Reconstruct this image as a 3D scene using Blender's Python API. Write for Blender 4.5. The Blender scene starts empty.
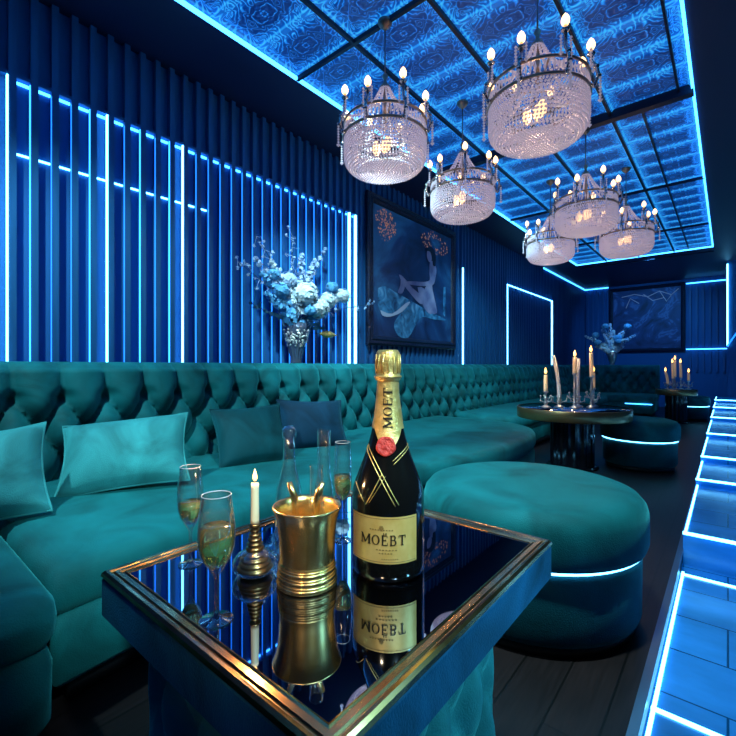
import bpy, math, random
from mathutils import Vector, Matrix
random.seed(11)
PI = math.pi
sin, cos = math.sin, math.cos
sc = bpy.context.scene
COL = sc.collection

# ------------------------------------------------------------------ materials
def mat(name, base=(.5,.5,.5), rough=.5, metal=0., emit=None, es=0., trans=0., ior=1.45, sheen=0., sheen_tint=None, coat=0., spec=.5, alpha=1.):
    m = bpy.data.materials.new(name); m.use_nodes = True
    b = m.node_tree.nodes['Principled BSDF']
    b.inputs['Base Color'].default_value = (*base,1)
    b.inputs['Roughness'].default_value = rough
    b.inputs['Metallic'].default_value = metal
    b.inputs['Transmission Weight'].default_value = trans
    b.inputs['IOR'].default_value = ior
    b.inputs['Sheen Weight'].default_value = sheen
    b.inputs['Sheen Roughness'].default_value = .4
    if sheen_tint: b.inputs['Sheen Tint'].default_value = (*sheen_tint,1)
    b.inputs['Coat Weight'].default_value = coat
    b.inputs['Coat Roughness'].default_value = .05
    b.inputs['Specular IOR Level'].default_value = spec
    b.inputs['Alpha'].default_value = alpha
    if emit:
        b.inputs['Emission Color'].default_value = (*emit,1)
        b.inputs['Emission Strength'].default_value = es
    return m
def N(m, t, **kw):
    n = m.node_tree.nodes.new(t)
    for k, v in kw.items():
        if k in n.inputs: n.inputs[k].default_value = v
        else: setattr(n, k, v)
    return n
def L(m, a, b): m.node_tree.links.new(a, b)
def ramp(m, stops):
    r = N(m, 'ShaderNodeValToRGB'); e = r.color_ramp.elements
    while len(e) < len(stops): e.new(.5)
    for el, (p, c) in zip(e, stops): el.position = p; el.color = (*c,1)
    return r
def noise_base(m, stops, scale=5, detail=4, rough_bump=0, bump_scale=80, dist=0, stretch=None):
    b = m.node_tree.nodes['Principled BSDF']
    tc = N(m, 'ShaderNodeTexCoord'); src = tc.outputs['Object']
    if stretch:
        mp = N(m, 'ShaderNodeMapping'); mp.inputs['Scale'].default_value = stretch; L(m, src, mp.inputs[0]); src = mp.outputs[0]
    n = N(m, 'ShaderNodeTexNoise'); n.inputs['Scale'].default_value = scale; n.inputs['Detail'].default_value = detail; n.inputs['Distortion'].default_value = dist
    L(m, src, n.inputs['Vector'])
    r = ramp(m, stops); L(m, n.outputs['Fac'], r.inputs[0]); L(m, r.outputs[0], b.inputs['Base Color'])
    if rough_bump:
        n2 = N(m, 'ShaderNodeTexNoise'); n2.inputs['Scale'].default_value = bump_scale; L(m, src, n2.inputs['Vector'])
        bp = N(m, 'ShaderNodeBump'); bp.inputs['Strength'].default_value = rough_bump; bp.inputs['Distance'].default_value = .01
        L(m, n2.outputs['Fac'], bp.inputs['Height']); L(m, bp.outputs[0], b.inputs['Normal'])
    return m
def velvet(name, c, lo=.5, hi=1.45):
    m = mat(name, c, .7, sheen=.55, sheen_tint=(min(1,c[0]*3+.06),min(1,c[1]*2+.35),min(1,c[2]*2+.35)), spec=.2)
    return noise_base(m, [(.3,tuple(x*lo for x in c)),(.7,tuple(x*hi for x in c))], 3.6, 5, .25, 260, 1.0)

M = {}
M['velvet'] = velvet('teal_velvet', (.003,.132,.150))
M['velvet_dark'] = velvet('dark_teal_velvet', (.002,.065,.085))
M['velvet_light'] = velvet('light_teal_velvet', (.04,.33,.36))
M['velvet_navy'] = velvet('navy_velvet', (.004,.04,.085))
M['velvet_apron'] = velvet('blue_velvet', (.006,.075,.17), .3, 2.6)
M['black'] = mat('black_plinth', (.004,.005,.008), .5)
M['wall'] = mat('wall_blue', (.012,.13,.36), .6)
M['slat'] = noise_base(mat('slat_blue', (.012,.035,.15), .45), [(.3,(.010,.10,.28)),(.7,(.016,.14,.38))], 3, 3, stretch=(8,8,.6))
M['soffit'] = mat('soffit_paint', (.008,.020,.075), .5)
M['led'] = mat('led_cyan', (.1,.4,1), .5, emit=(.05,.40,1), es=6)
M['led_hot'] = mat('led_white_cyan', (.3,.7,1), .5, emit=(.13,.58,1), es=8)
M['led_mid'] = mat('led_mid', (.05,.3,1), .5, emit=(.03,.32,1), es=3.2)
M['led_blue'] = mat('led_blue', (.05,.2,1), .5, emit=(.012,.21,1), es=2.2)
M['led_dim'] = mat('led_dim', (.05,.2,1), .5, emit=(.03,.25,1), es=1.1)
M['gold'] = noise_base(mat('gold_metal', (.9,.6,.22), .27, 1.), [(.3,(.78,.46,.15)),(.7,(1,.72,.32))], 30, 3)
M['gold_foil'] = noise_base(mat('gold_foil', (.82,.55,.2), .38, .75), [(.3,(.72,.46,.13)),(.7,(.95,.70,.30))], 60, 3, .25, 300)
M['gold_label'] = noise_base(mat('gold_label', (.75,.5,.18), .45, .35), [(.3,(.72,.44,.12)),(.7,(.88,.60,.22))], 25, 3)
M['bronze'] = noise_base(mat('bronze_rim', (.6,.32,.13), .22, 1.), [(.25,(.30,.14,.05)),(.5,(.75,.42,.17)),(.8,(.95,.66,.36))], 9, 4)
M['brass_dark'] = mat('dark_brass', (.35,.22,.10), .3, 1.)
M['silver'] = mat('tarnished_silver', (.78,.74,.72), .3, 1.)
M['bottle'] = mat('bottle_black_glass', (.004,.004,.004), .12, spec=.6, coat=.3)
M['ink'] = mat('label_ink', (.02,.012,.006), .5)
M['ink_soft'] = mat('label_ink_soft', (.30,.17,.05), .5)
M['seal'] = noise_base(mat('red_seal', (.6,.03,.03), .45), [(.3,(.45,.02,.02)),(.7,(.75,.06,.05))], 90, 3, .6, 160)
def thin(name, tint, f0, diff=None, dw=0., gcol=(1,1,1)):
    m = bpy.data.materials.new(name); m.use_nodes = True; nt = m.node_tree; nt.nodes.clear()
    out = N(m,'ShaderNodeOutputMaterial'); tr = N(m,'ShaderNodeBsdfTransparent'); tr.inputs[0].default_value = (*tint,1)
    gl = N(m,'ShaderNodeBsdfGlossy'); gl.inputs['Roughness'].default_value = .03; gl.inputs[0].default_value = (*gcol,1)
    lw = N(m,'ShaderNodeLayerWeight'); lw.inputs['Blend'].default_value = f0
    mx = N(m,'ShaderNodeMixShader'); L(m, lw.outputs['Facing'], mx.inputs[0])
    a = tr.outputs[0]
    if dw:
        d = N(m,'ShaderNodeBsdfTranslucent'); d.inputs[0].default_value = (*diff,1); d2 = N(m,'ShaderNodeBsdfDiffuse'); d2.inputs[0].default_value = (*diff,1)
        md = N(m,'ShaderNodeMixShader'); L(m,d.outputs[0],md.inputs[1]); L(m,d2.outputs[0],md.inputs[2])
        m2 = N(m,'ShaderNodeMixShader'); m2.inputs[0].default_value = dw; L(m,a,m2.inputs[1]); L(m,md.outputs[0],m2.inputs[2]); a = m2.outputs[0]
    L(m, a, mx.inputs[1]); L(m, gl.outputs[0], mx.inputs[2]); L(m, mx.outputs[0], out.inputs[0])
    return m
M['glass'] = thin('clear_glass', (.965,.98,.985), .40, (.7,.85,.95), .01)
M['glass_lip'] = mat('glass_lip', (.7,.8,.9), .1, spec=.8)
M['wine'] = mat('champagne', (1.,.83,.30), .0, trans=.86, ior=1.33, spec=.6)
M['candle'] = mat('cream_wax', (.85,.72,.5), .5, emit=(1,.6,.25), es=.12)
M['candle_white'] = mat('white_wax', (.75,.78,.85), .5)
M['wick'] = mat('burnt_wick', (.02,.015,.01), .9)
M['flame'] = mat('flame', (1,.6,.2), .5, emit=(1,.46,.10), es=7)
M['bulb'] = mat('warm_bulb', (1,.8,.5), .5, emit=(1,.55,.22), es=4)
M['bulb_in'] = mat('amber_inner_bulb', (1,.8,.5), .5, emit=(1,.52,.18), es=2.6)
M['rod'] = mat('chandelier_rod', (.22,.24,.32), .35, .9)
M['chrome_arm'] = mat('crystal_arm', (.55,.50,.48), .18, .85)
M['ring'] = mat('antique_ring', (.42,.30,.22), .3, .9)
M['petal_w'] = mat('pale_petal', (.66,.80,.86), .6, sheen=.3)
M['petal_b'] = mat('sky_petal', (.10,.40,.72), .6, sheen=.3)
M['petal_l'] = mat('lilac_petal', (.42,.60,.84), .6, sheen=.3)
M['vase_glass'] = mat('smoky_vase_glass', (.10,.13,.20), .12, .5, spec=.8)
M['stem'] = mat('dusky_stem', (.03,.07,.12), .7)
M['leaf'] = mat('blue_leaf', (.06,.18,.32), .6)
M['bud'] = noise_base(mat('golden_bud', (.5,.36,.12), .4, .5), [(.3,(.25,.2,.06)),(.7,(.75,.55,.2))], 40, 2)

# crystal beads: glossy, partly translucent, lamp glow painted in as weak emission
def crystal():
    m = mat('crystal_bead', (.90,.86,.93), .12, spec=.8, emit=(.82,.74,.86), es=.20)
    b = m.node_tree.nodes['Principled BSDF']; out = m.node_tree.nodes['Material Output']
    t = N(m, 'ShaderNodeBsdfTranslucent'); t.inputs[0].default_value = (.95,.88,.92,1)
    mx = N(m, 'ShaderNodeMixShader'); mx.inputs[0].default_value = .5
    L(m, b.outputs[0], mx.inputs[1]); L(m, t.outputs[0], mx.inputs[2]); L(m, mx.outputs[0], out.inputs[0])
    return m
M['crystal'] = crystal()

# black mirror glass table top
def mirror():
    m = mat('black_mirror_glass', (.32,.36,.45), .015, 1.)
    return m
M['mirror'] = mirror()

# dark oak boards
def boards(name, c1, c2, w, l, rough, gap=.004, axis='y', emit=None, es=0):
    m = mat(name, c1, rough, spec=.5, emit=emit, es=es); b = m.node_tree.nodes['Principled BSDF']
    tc = N(m, 'ShaderNodeTexCoord'); mp = N(m, 'ShaderNodeMapping'); L(m, tc.outputs['Object'], mp.inputs[0])
    if axis == 'y': mp.inputs['Rotation'].default_value = (0,0,PI/2)
    br = N(m, 'ShaderNodeTexBrick'); L(m, mp.outputs[0], br.inputs['Vector'])
    br.inputs['Scale'].default_value = 1; br.inputs['Brick Width'].default_value = l; br.inputs['Row Height'].default_value = w
    br.inputs['Mortar Size'].default_value = gap; br.inputs['Mortar Smooth'].default_value = .2
    br.inputs['Color1'].default_value = (*c1,1); br.inputs['Color2'].default_value = (*c2,1); br.inputs['Mortar'].default_value = (c1[0]*.1,c1[1]*.1,c1[2]*.1,1)
    n = N(m, 'ShaderNodeTexNoise'); n.inputs['Scale'].default_value = 6; n.inputs['Detail'].default_value = 6
    mp2 = N(m, 'ShaderNodeMapping'); mp2.inputs['Scale'].default_value = (14,1,1) if axis == 'y' else (.3,.6,1); L(m, tc.outputs['Object'], mp2.inputs[0]); L(m, mp2.outputs[0], n.inputs['Vector'])
    r = ramp(m, [(.3,(.5,.5,.5)),(.75,(1.3,1.3,1.3))]); L(m, n.outputs['Fac'], r.inputs[0])
    mx = N(m, 'ShaderNodeMixRGB', blend_type='MULTIPLY'); mx.inputs[0].default_value = 1
    L(m, br.outputs['Color'], mx.inputs[1]); L(m, r.outputs[0], mx.inputs[2]); L(m, mx.outputs[0], b.inputs['Base Color'])
    return m
M['floor'] = boards('dark_oak_boards', (.020,.012,.013), (.013,.008,.009), .14, 1.3, .42)
M['walk'] = boards('walkway_boards_painted_glow', (.03,.24,.70), (.025,.20,.60), .30, 5, .25, .004, 'x', (.0,.14,.52), .20)  # blue LED glow on the boards painted in as emission
M['edge'] = mat('brushed_edge', (.25,.28,.34), .3, .9)

# ornate ceiling panels, LED glow painted in as emission: tile .573 x .3435, origin at world (-2.5, .09)
TX, TY, OX, OY = .573, .3435, -2.5, .092
def ornate():
    m = mat('ornate_panel_painted_glow', (.02,.09,.35), .4)
    b = m.node_tree.nodes['Principled BSDF']
    tc = N(m, 'ShaderNodeTexCoord'); sp = N(m, 'ShaderNodeSeparateXYZ'); L(m, tc.outputs['Object'], sp.inputs[0])
    def mth(op, a, b=None, c=None):
        n = N(m, 'ShaderNodeMath', operation=op)
        for i, v in enumerate((a,b,c)):
            if v is None: continue
            if isinstance(v,(int,float)): n.inputs[i].default_value = v
            else: L(m, v, n.inputs[i])
        return n.outputs[0]
    u = mth('FRACT', mth('DIVIDE', mth('SUBTRACT', sp.outputs[0], OX), TX))
    v = mth('FRACT', mth('DIVIDE', mth('SUBTRACT', sp.outputs[1], OY), TY))
    a = mth('SUBTRACT', u, .5); c = mth('SUBTRACT', v, .5)
    ea = mth('SUBTRACT', .5, mth('ABSOLUTE', a)); ec = mth('SUBTRACT', .5, mth('ABSOLUTE', c))
    edge = mth('MINIMUM', mth('MULTIPLY', ea, TX), mth('MULTIPLY', ec, TY))       # metres to the tile's edge
    # mirrored coordinates give a symmetric scroll relief
    cx = N(m, 'ShaderNodeCombineXYZ'); L(m, mth('MULTIPLY', mth('ABSOLUTE', a), TX), cx.inputs[0]); L(m, mth('MULTIPLY', mth('ABSOLUTE', c), TY), cx.inputs[1])
    fl = N(m, 'ShaderNodeCombineXYZ')
    n1 = N(m, 'ShaderNodeTexNoise'); n1.inputs['Scale'].default_value = 11; n1.inputs['Detail'].default_value = 3; L(m, tc.outputs['Object'], n1.inputs['Vector'])
    n2 = N(m, 'ShaderNodeTexNoise'); n2.inputs['Scale'].default_value = 13; n2.inputs['Detail'].default_value = .6; n2.inputs['Distortion'].default_value = .7; L(m, cx.outputs[0], n2.inputs['Vector'])
    rad = mth('SQRT', mth('ADD', mth('POWER', mth('MULTIPLY', a, TX*.85), 2), mth('POWER', mth('MULTIPLY', c, TY*1.25), 2)))
    th = mth('ARCTAN2', mth('MULTIPLY', c, TY*1.25), mth('MULTIPLY', a, TX*.85))
    ros = mth('SINE', mth('ADD', mth('MULTIPLY', rad, 150), mth('ADD', mth('MULTIPLY', mth('COSINE', mth('MULTIPLY', th, 6)), 1.3), mth('MULTIPLY', n2.outputs['Fac'], 9))))
    inside = mth('MINIMUM', mth('MAXIMUM', mth('MULTIPLY', mth('SUBTRACT', .115, rad), 25), 0), 1)
    scroll = mth('SINE', mth('MULTIPLY', n2.outputs['Fac'], 22))
    sc2 = mth('SUBTRACT', 1, mth('MULTIPLY', mth('ABSOLUTE', scroll), 2.2))      # thin bright curls
    pat = mth('ADD', mth('MULTIPLY', mth('MULTIPLY', ros, inside), .42), mth('MULTIPLY', mth('MAXIMUM', sc2, -.7), .80))
    ln = mth('MAXIMUM', mth('SUBTRACT', 1, mth('MULTIPLY', mth('ABSOLUTE', mth('SUBTRACT', edge, .024)), 150)), 0)
    ln2 = mth('MAXIMUM', mth('SUBTRACT', 1, mth('MULTIPLY', mth('ABSOLUTE', mth('SUBTRACT', edge, .062)), 220)), 0)
    pat = mth('ADD', pat, mth('ADD', mth('MULTIPLY', ln, .9), mth('MULTIPLY', ln2, .45)))
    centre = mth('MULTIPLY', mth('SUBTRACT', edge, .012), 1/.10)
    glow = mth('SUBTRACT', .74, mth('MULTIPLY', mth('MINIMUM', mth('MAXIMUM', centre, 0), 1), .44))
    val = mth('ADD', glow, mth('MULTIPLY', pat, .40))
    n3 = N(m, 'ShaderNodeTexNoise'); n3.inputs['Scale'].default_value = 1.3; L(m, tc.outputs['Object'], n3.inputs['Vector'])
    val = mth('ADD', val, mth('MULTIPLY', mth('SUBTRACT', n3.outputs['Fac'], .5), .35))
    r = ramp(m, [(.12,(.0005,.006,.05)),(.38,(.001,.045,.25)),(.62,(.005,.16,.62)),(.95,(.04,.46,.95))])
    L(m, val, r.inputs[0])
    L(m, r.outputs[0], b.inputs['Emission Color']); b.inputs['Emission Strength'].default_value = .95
    bp = N(m, 'ShaderNodeBump'); bp.inputs['Strength'].default_value = .5; bp.inputs['Distance'].default_value = .01; L(m, val, bp.inputs['Height']); L(m, bp.outputs[0], b.inputs['Normal'])
    return m
M['ornate'] = ornate()
M['beam'] = mat('dark_beam', (.006,.012,.035), .4, .3)

def painting_mat(name, stops, scale, dist, es):
    m = mat(name, (.01,.03,.1), .5)
    b = m.node_tree.nodes['Principled BSDF']
    tc = N(m, 'ShaderNodeTexCoord')
    n = N(m, 'ShaderNodeTexNoise'); n.inputs['Scale'].default_value = scale; n.inputs['Detail'].default_value = 6; n.inputs['Distortion'].default_value = dist
    L(m, tc.outputs['Object'], n.inputs['Vector']); r = ramp(m, stops); L(m, n.outputs['Fac'], r.inputs[0])
    L(m, r.outputs[0], b.inputs['Base Color']); L(m, r.outputs[0], b.inputs['Emission Color']); b.inputs['Emission Strength'].default_value = es
    return m
M['canvas'] = painting_mat('canvas_blue', [(.3,(.002,.008,.04)),(.5,(.006,.04,.14)),(.68,(.02,.13,.30)),(.8,(.008,.05,.18))], 1.6, 1.2, .15)
M['canvas2'] = painting_mat('canvas_far', [(.3,(.003,.012,.06)),(.55,(.008,.04,.17)),(.62,(.03,.12,.36)),(.66,(.01,.05,.2)),(.85,(.01,.04,.16))], 1.5, 2.5, .15)
M['frame'] = noise_base(mat('carved_dark_frame', (.004,.010,.03), .4), [(.3,(.003,.006,.02)),(.7,(.009,.02,.06))], 40, 3, .6, 60)
M['skin_p'] = mat('painted_skin', (.17,.21,.40), .5)
noise_base(M['skin_p'], [(.3,(.10,.13,.30)),(.5,(.22,.26,.46)),(.7,(.38,.40,.58))], 4, 3)
M['face_p'] = mat('painted_face', (.34,.36,.54), .5)
M['hair_p'] = mat('painted_hair', (.004,.006,.02), .5)
M['cloth_p'] = painting_mat('painted_cloth', [(.3,(.003,.03,.10)),(.55,(.03,.20,.42)),(.75,(.15,.40,.62))], 6, 1.5, .15)
M['warm_p'] = mat('painted_sparks', (.5,.25,.16), .5, emit=(.6,.28,.16), es=.3)
M['swoosh_p'] = mat('painted_pale_stroke', (.32,.45,.62), .5, emit=(.3,.45,.62), es=.12)

# ------------------------------------------------------------------ mesh helpers
class MB:
    def __init__(s): s.v=[]; s.f=[]; s.mi=[]; s.sm=[]
    def add(s, vs, fs, mi=0, smooth=True):
        o=len(s.v); s.v += [tuple(p) for p in vs]
        for f in fs: s.f.append(tuple(i+o for i in f)); s.mi.append(mi); s.sm.append(smooth)
        return s
    def box(s, x0,x1,y0,y1,z0,z1, mi=0):
        vs=[(x,y,z) for z in (z0,z1) for y in (y0,y1) for x in (x0,x1)]
        return s.add(vs, [(0,2,3,1),(4,5,7,6),(0,1,5,4),(2,6,7,3),(0,4,6,2),(1,3,7,5)], mi, False)
    def bbox(s, x0,x1,y0,y1,z0,z1, b=.004, mi=0):           # box with chamfered edges
        cx,cy,cz=(x0+x1)/2,(y0+y1)/2,(z0+z1)/2; hx,hy,hz=(x1-x0)/2,(y1-y0)/2,(z1-z0)/2
        loops=[]
        for z,i in ((-hz,b),(-hz+b,0),(hz-b,0),(hz,b)):
            a,c=hx-i,hy-i; k=b
            loops.append([(cx+px,cy+py,cz+z) for px,py in ((-a+k,-c),(a-k,-c),(a,-c+k),(a,c-k),(a-k,c),(-a+k,c),(-a,c-k),(-a,-c+k))])
        return s.loops(loops, True, True, mi, False)
    def loops(s, loops, cap0=True, cap1=True, mi=0, smooth=True, closed=True):
        n=len(loops[0]); vs=[p for l in loops for p in l]; fs=[]
        for i in range(len(loops)-1):
            for j in range(n if closed else n-1):
                k=(j+1)%n; fs.append((i*n+j,i*n+k,(i+1)*n+k,(i+1)*n+j))
        if cap0: fs.append(tuple(range(n-1,-1,-1)))
        if cap1: fs.append(tuple((len(loops)-1)*n+j for j in range(n)))
        return s.add(vs,fs,mi,smooth)
    def lathe(s, prof, seg=32, c=(0,0,0), mi=0, cap0=True, cap1=True):
        loops=[[(c[0]+r*cos(2*PI*j/seg),c[1]+r*sin(2*PI*j/seg),c[2]+z) for j in range(seg)] for r,z in prof]
        return s.loops(loops,cap0,cap1,mi)
    def tube(s, pts, r, seg=8, mi=0, caps=True):
        P=[Vector(p) for p in pts]; rs=r if isinstance(r,(list,tuple)) else [r]*len(P); loops=[]
        up=None
        for i,p in enumerate(P):
            t=(P[min(i+1,len(P)-1)]-P[max(i-1,0)]).normalized()
            if up is None:
                up=t.cross(Vector((0,0,1)))
                if up.length<.01: up=Vector((1,0,0))
            up=(up-t*up.dot(t)).normalized(); w=t.cross(up)
            loops.append([tuple(p+up*(rs[i]*cos(2*PI*j/seg))+w*(rs[i]*sin(2*PI*j/seg))) for j in range(seg)])
        return s.loops(loops,caps,caps,mi)
    def torus(s, R, r, c=(0,0,0), seg=40, k=8, mi=0):
        vs=[];fs=[]
        for i in range(seg):
            a=2*PI*i/seg
            for j in range(k):
                b=2*PI*j/k; q=R+r*cos(b); vs.append((c[0]+q*cos(a),c[1]+q*sin(a),c[2]+r*sin(b)))
        for i in range(seg):
            for j in range(k): fs.append((i*k+j,((i+1)%seg)*k+j,((i+1)%seg)*k+(j+1)%k,i*k+(j+1)%k))
        return s.add(vs,fs,mi)
    def bead(s, c, r, mi=0, sz=1.):
        x,y,z=c
        vs=[(x+r,y,z),(x-r,y,z),(x,y+r,z),(x,y-r,z),(x,y,z+r*sz),(x,y,z-r*sz)]
        return s.add(vs,[(0,2,4),(2,1,4),(1,3,4),(3,0,4),(2,0,5),(1,2,5),(3,1,5),(0,3,5)],mi)
    def ball(s, c, r, seg=12, rings=8, mi=0, sz=1.):
        prof=[(max(1e-4,r*sin(PI*i/rings)),-r*cos(PI*i/rings)*sz) for i in range(rings+1)]
        return s.lathe(prof,seg,c,mi)
    def build(s, name, m, parent=None, loc=None, smooth_angle=None):
        me=bpy.data.meshes.new(name); me.from_pydata(s.v,[],s.f)
        for x in (m if isinstance(m,(list,tuple)) else [m]): me.materials.append(M[x])
        me.polygons.foreach_set('material_index', s.mi); me.polygons.foreach_set('use_smooth', s.sm); me.update()
        o=bpy.data.objects.new(name, me); COL.objects.link(o)
        if parent: o.parent=parent
        if loc: o.location=loc
        return o
def thing(name, label, cat, loc=(0,0,0), rz=0, group=None):
    o=bpy.data.objects.new(name,None); o.empty_display_size=.05; COL.objects.link(o); o.location=loc; o.rotation_euler=(0,0,rz)
    return tag(o,label,cat,group)
def tag(o, label, cat, group=None):
    o['label']=label; o['category']=cat
    if group: o['group']=group
    return o
def struct(mb, name, m, parent=None):
    o=mb.build(name,m,parent); o['kind']='structure'; return o
def kids(o): return [c for c in bpy.data.objects if c.parent==o]
def dup(o, loc, rz=None, label=None, parent=None):
    c=o.copy(); COL.objects.link(c)
    if parent: c.parent=parent
    else:
        c.location=loc
        if rz is not None: c.rotation_euler=(0,0,rz)
        if label: c['label']=label
    for k in kids(o): dup(k,None,None,None,c)
    return c

# ------------------------------------------------------------------ room shell
ZC=3.22
WX=-3.15; YB=13.36; XR=1.5; YR=-1.6
struct(MB().box(WX-.1,-.20,YR,YB,-.2,0),'floor','floor')
struct(MB().box(-.222,-.195,YR,11.0,-.012,.006),'trim_1','edge')
# left wall with vertical slats, one surface
w=MB(); w.box(WX-.12,WX,YR,YB,-.2,3.5)
y=.554-.1015*14+.003; SL=[]
while y<YB-.05:
    SL.append(y)
    if not (3.60<y<5.85): w.box(WX-.001,WX+.045,y,y+.036,.95,ZC,1)
    else: w.box(WX-.001,WX+.025,y,y+.036,.95,ZC,1)
    y+=.1015
struct(w,'wall_left',['wall','slat'])
w=MB(); w.box(WX-.1,XR+.1,YB,YB+.12,-.2,3.5)
x=WX+.06
while x<.05:
    if not(-2.52<x<-.80): w.box(x,x+.05,YB-.05,YB,.9,ZC,1)
    x+=.13
struct(w,'wall_back',['wall','slat'])
struct(MB().box(XR,XR+.1,YR,YB,-.3,3.5),'wall_right','soffit')
struct(MB().box(WX-.1,XR+.1,YR-.1,YR,-.3,3.5),'wall_front','soffit')
# soffit round the lit panel
PX0,PX1,PY0,PY1=-2.5,-.205,.092-6*TY,9.99
s=MB()
s.box(WX,PX0,YR,YB,ZC,ZC+.25); s.box(PX1,XR,YR,YB,ZC,ZC+.25); s.box(PX0,PX1,PY1,YB,ZC,ZC+.25)
if PY0>YR: s.box(PX0,PX1,YR,PY0,ZC,ZC+.25)
struct(s,'ceiling','soffit')
# ornate panels: every tile a shallow coffer
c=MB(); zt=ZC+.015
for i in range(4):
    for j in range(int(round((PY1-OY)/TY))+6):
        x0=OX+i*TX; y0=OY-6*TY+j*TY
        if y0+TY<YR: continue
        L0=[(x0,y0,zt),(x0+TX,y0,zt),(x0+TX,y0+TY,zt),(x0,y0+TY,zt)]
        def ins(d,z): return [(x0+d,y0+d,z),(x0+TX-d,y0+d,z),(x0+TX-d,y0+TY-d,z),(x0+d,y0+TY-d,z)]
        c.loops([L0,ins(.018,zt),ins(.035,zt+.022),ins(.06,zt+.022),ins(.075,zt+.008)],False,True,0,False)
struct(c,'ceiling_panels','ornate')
b=MB()
for i in (1,2,3): b.box(OX+i*TX-.011,OX+i*TX+.011,YR,PY1,ZC-.012,ZC+.03)
for k in range(-1,5):
    yb=OY+6*TY*(k+1)
    wd=.035 if k==1 else .012
    if yb>YR: b.box(PX0,PX1,yb-wd,yb+wd,ZC-.014-(.03 if k==1 else 0),ZC+.03)
for (xa,ya,yb_) in ((-.30,0.1,4.2),(-.56,4.25,9.9)): b.box(xa-.008,xa+.008,ya,yb_,ZC-.01,ZC+.03)
struct(b,'trim_2','beam')
e=MB()
e.box(PX0-.004,PX0+.014,YR,PY1,ZC-.012,ZC+.010); e.box(PX1-.014,PX1+.004,YR,PY1,ZC-.012,ZC+.010); e.box(PX0,PX1,PY1-.014,PY1+.004,ZC-.012,ZC+.010)
struct(e,'trim_3','led')

# LED lines on the left wall
t=MB()
for a,b_ in zip(SL,SL[1:]):
    if .50<a<3.42: t.box(WX+.004,WX+.014,a+.037,b_-.001,2.672,2.686)          # top line, seen between slats
    if 3.42<a<3.6: pass
struct(t,'trim_4','led')
t=MB()
for a,b_ in zip(SL,SL[1:]):
    if .50<a<1.72: t.box(WX+.004,WX+.013,a+.037,b_-.001,2.264,2.274)
struct(t,'trim_5','led_hot')
v=MB()
for a,b_ in zip(SL,SL[1:]):
    if .45<a<3.45: v.box(WX,WX+.043,a+.036,b_,2.694,2.712)  # added ledge that keeps LED light off the slats above
struct(v,'added_led_shade','wall')
def near(yv): return min(SL,key=lambda q:abs(q-yv))
hot=MB(); mid=MB(); dim=MB()
for yv in (.554,1.067,1.582): q=near(yv); hot.box(WX+.030,WX+.048,q-.009,q-.001,.98,2.69)
for yv in (.664,.968,1.265,1.473): q=near(yv); mid.box(WX+.034,WX+.047,q-.006,q-.001,.98,2.68)
for q in SL:
    if .5<q<3.4 and all(abs(q-near(k))>.02 for k in (.554,1.067,1.582,.664,.968,1.265,1.473)): dim.box(WX+.036,WX+.046,q-.004,q-.001,.98,2.66)
for yv in (3.40,3.50): hot.box(WX+.03,WX+.052,yv-.010,yv+.010,.98,2.69)
hot.box(WX+.03,WX+.055,5.945,5.972,.98,2.55)
hot.box(WX+.03,WX+.055,7.68,7.698,.98,2.55); hot.box(WX+.03,WX+.055,10.295,10.32,.98,2.55); hot.box(WX+.03,WX+.055,7.68,10.32,2.536,2.55)
struct(hot,'trim_7','led_hot'); struct(mid,'trim_8','led_mid'); struct(dim,'trim_9','led_blue')
struct(MB().box(WX+.02,WX+.05,9.7,YB-.05,ZC-.03,ZC-.008),'trim_10','led')
t=MB(); t.box(-.80,-.02,YB-.075,YB-.055,3.09,3.11); t.box(-.80,-.02,YB-.075,YB-.055,1.455,1.475); t.box(WX+.05,-2.52,YB-.075,YB-.055,ZC-.03,ZC-.01)  # left strip is added to brighten the back wall
struct(t,'trim_11','led')
# partition by the stairs with its own LED edge and a lit sloping rail
struct(MB().box(-.01,XR,11.6,11.7,-.2,ZC),'wall_end','wall')
struct(MB().box(-.022,.006,11.57,11.60,1.46,3.16),'trim_12','led_hot')
t=MB(); t.tube([(-.012,11.5,1.46),(.10,10.4,1.62),(.22,9.4,1.78)],.014,6); struct(t,'trim_13','led_blue')

# sunken, lit walkway and shallow steps
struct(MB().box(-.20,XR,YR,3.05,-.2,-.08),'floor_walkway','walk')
st=thing('lit_staircase','low wide steps edged with bright cyan light strips climbing beside the dark floor','stairs',(0,0,0)); del st['category']; del st['label']; st['kind']='structure'
ys=[3.03,4.3,5.12,6.5,8.07,9.4,10.6]; zs=[.10,.15,.20,.25,.30,.35,.40]
for i,(y0,z) in enumerate(zip(ys,zs)):
    y1=ys[i+1] if i<6 else 11.6
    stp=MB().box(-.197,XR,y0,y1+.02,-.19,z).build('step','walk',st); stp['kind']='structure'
    ls=MB(); ls.box(-.197,XR,y0-.008,y0+.007,z-.006,z+.008)
    ls.box(-.192,-.180,y0,y1,z,z+.006)
    q=ls.build('light_strip','led_hot',st); q['kind']='structure'
t=MB(); t.box(-.195,XR,2.87,2.888,-.08,-.074); t.box(-.195,XR,1.68,1.696,-.08,-.074); t.box(-.193,-.182,YR,2.9,-.08,-.070)
struct(t,'trim_14','led_hot')

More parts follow.
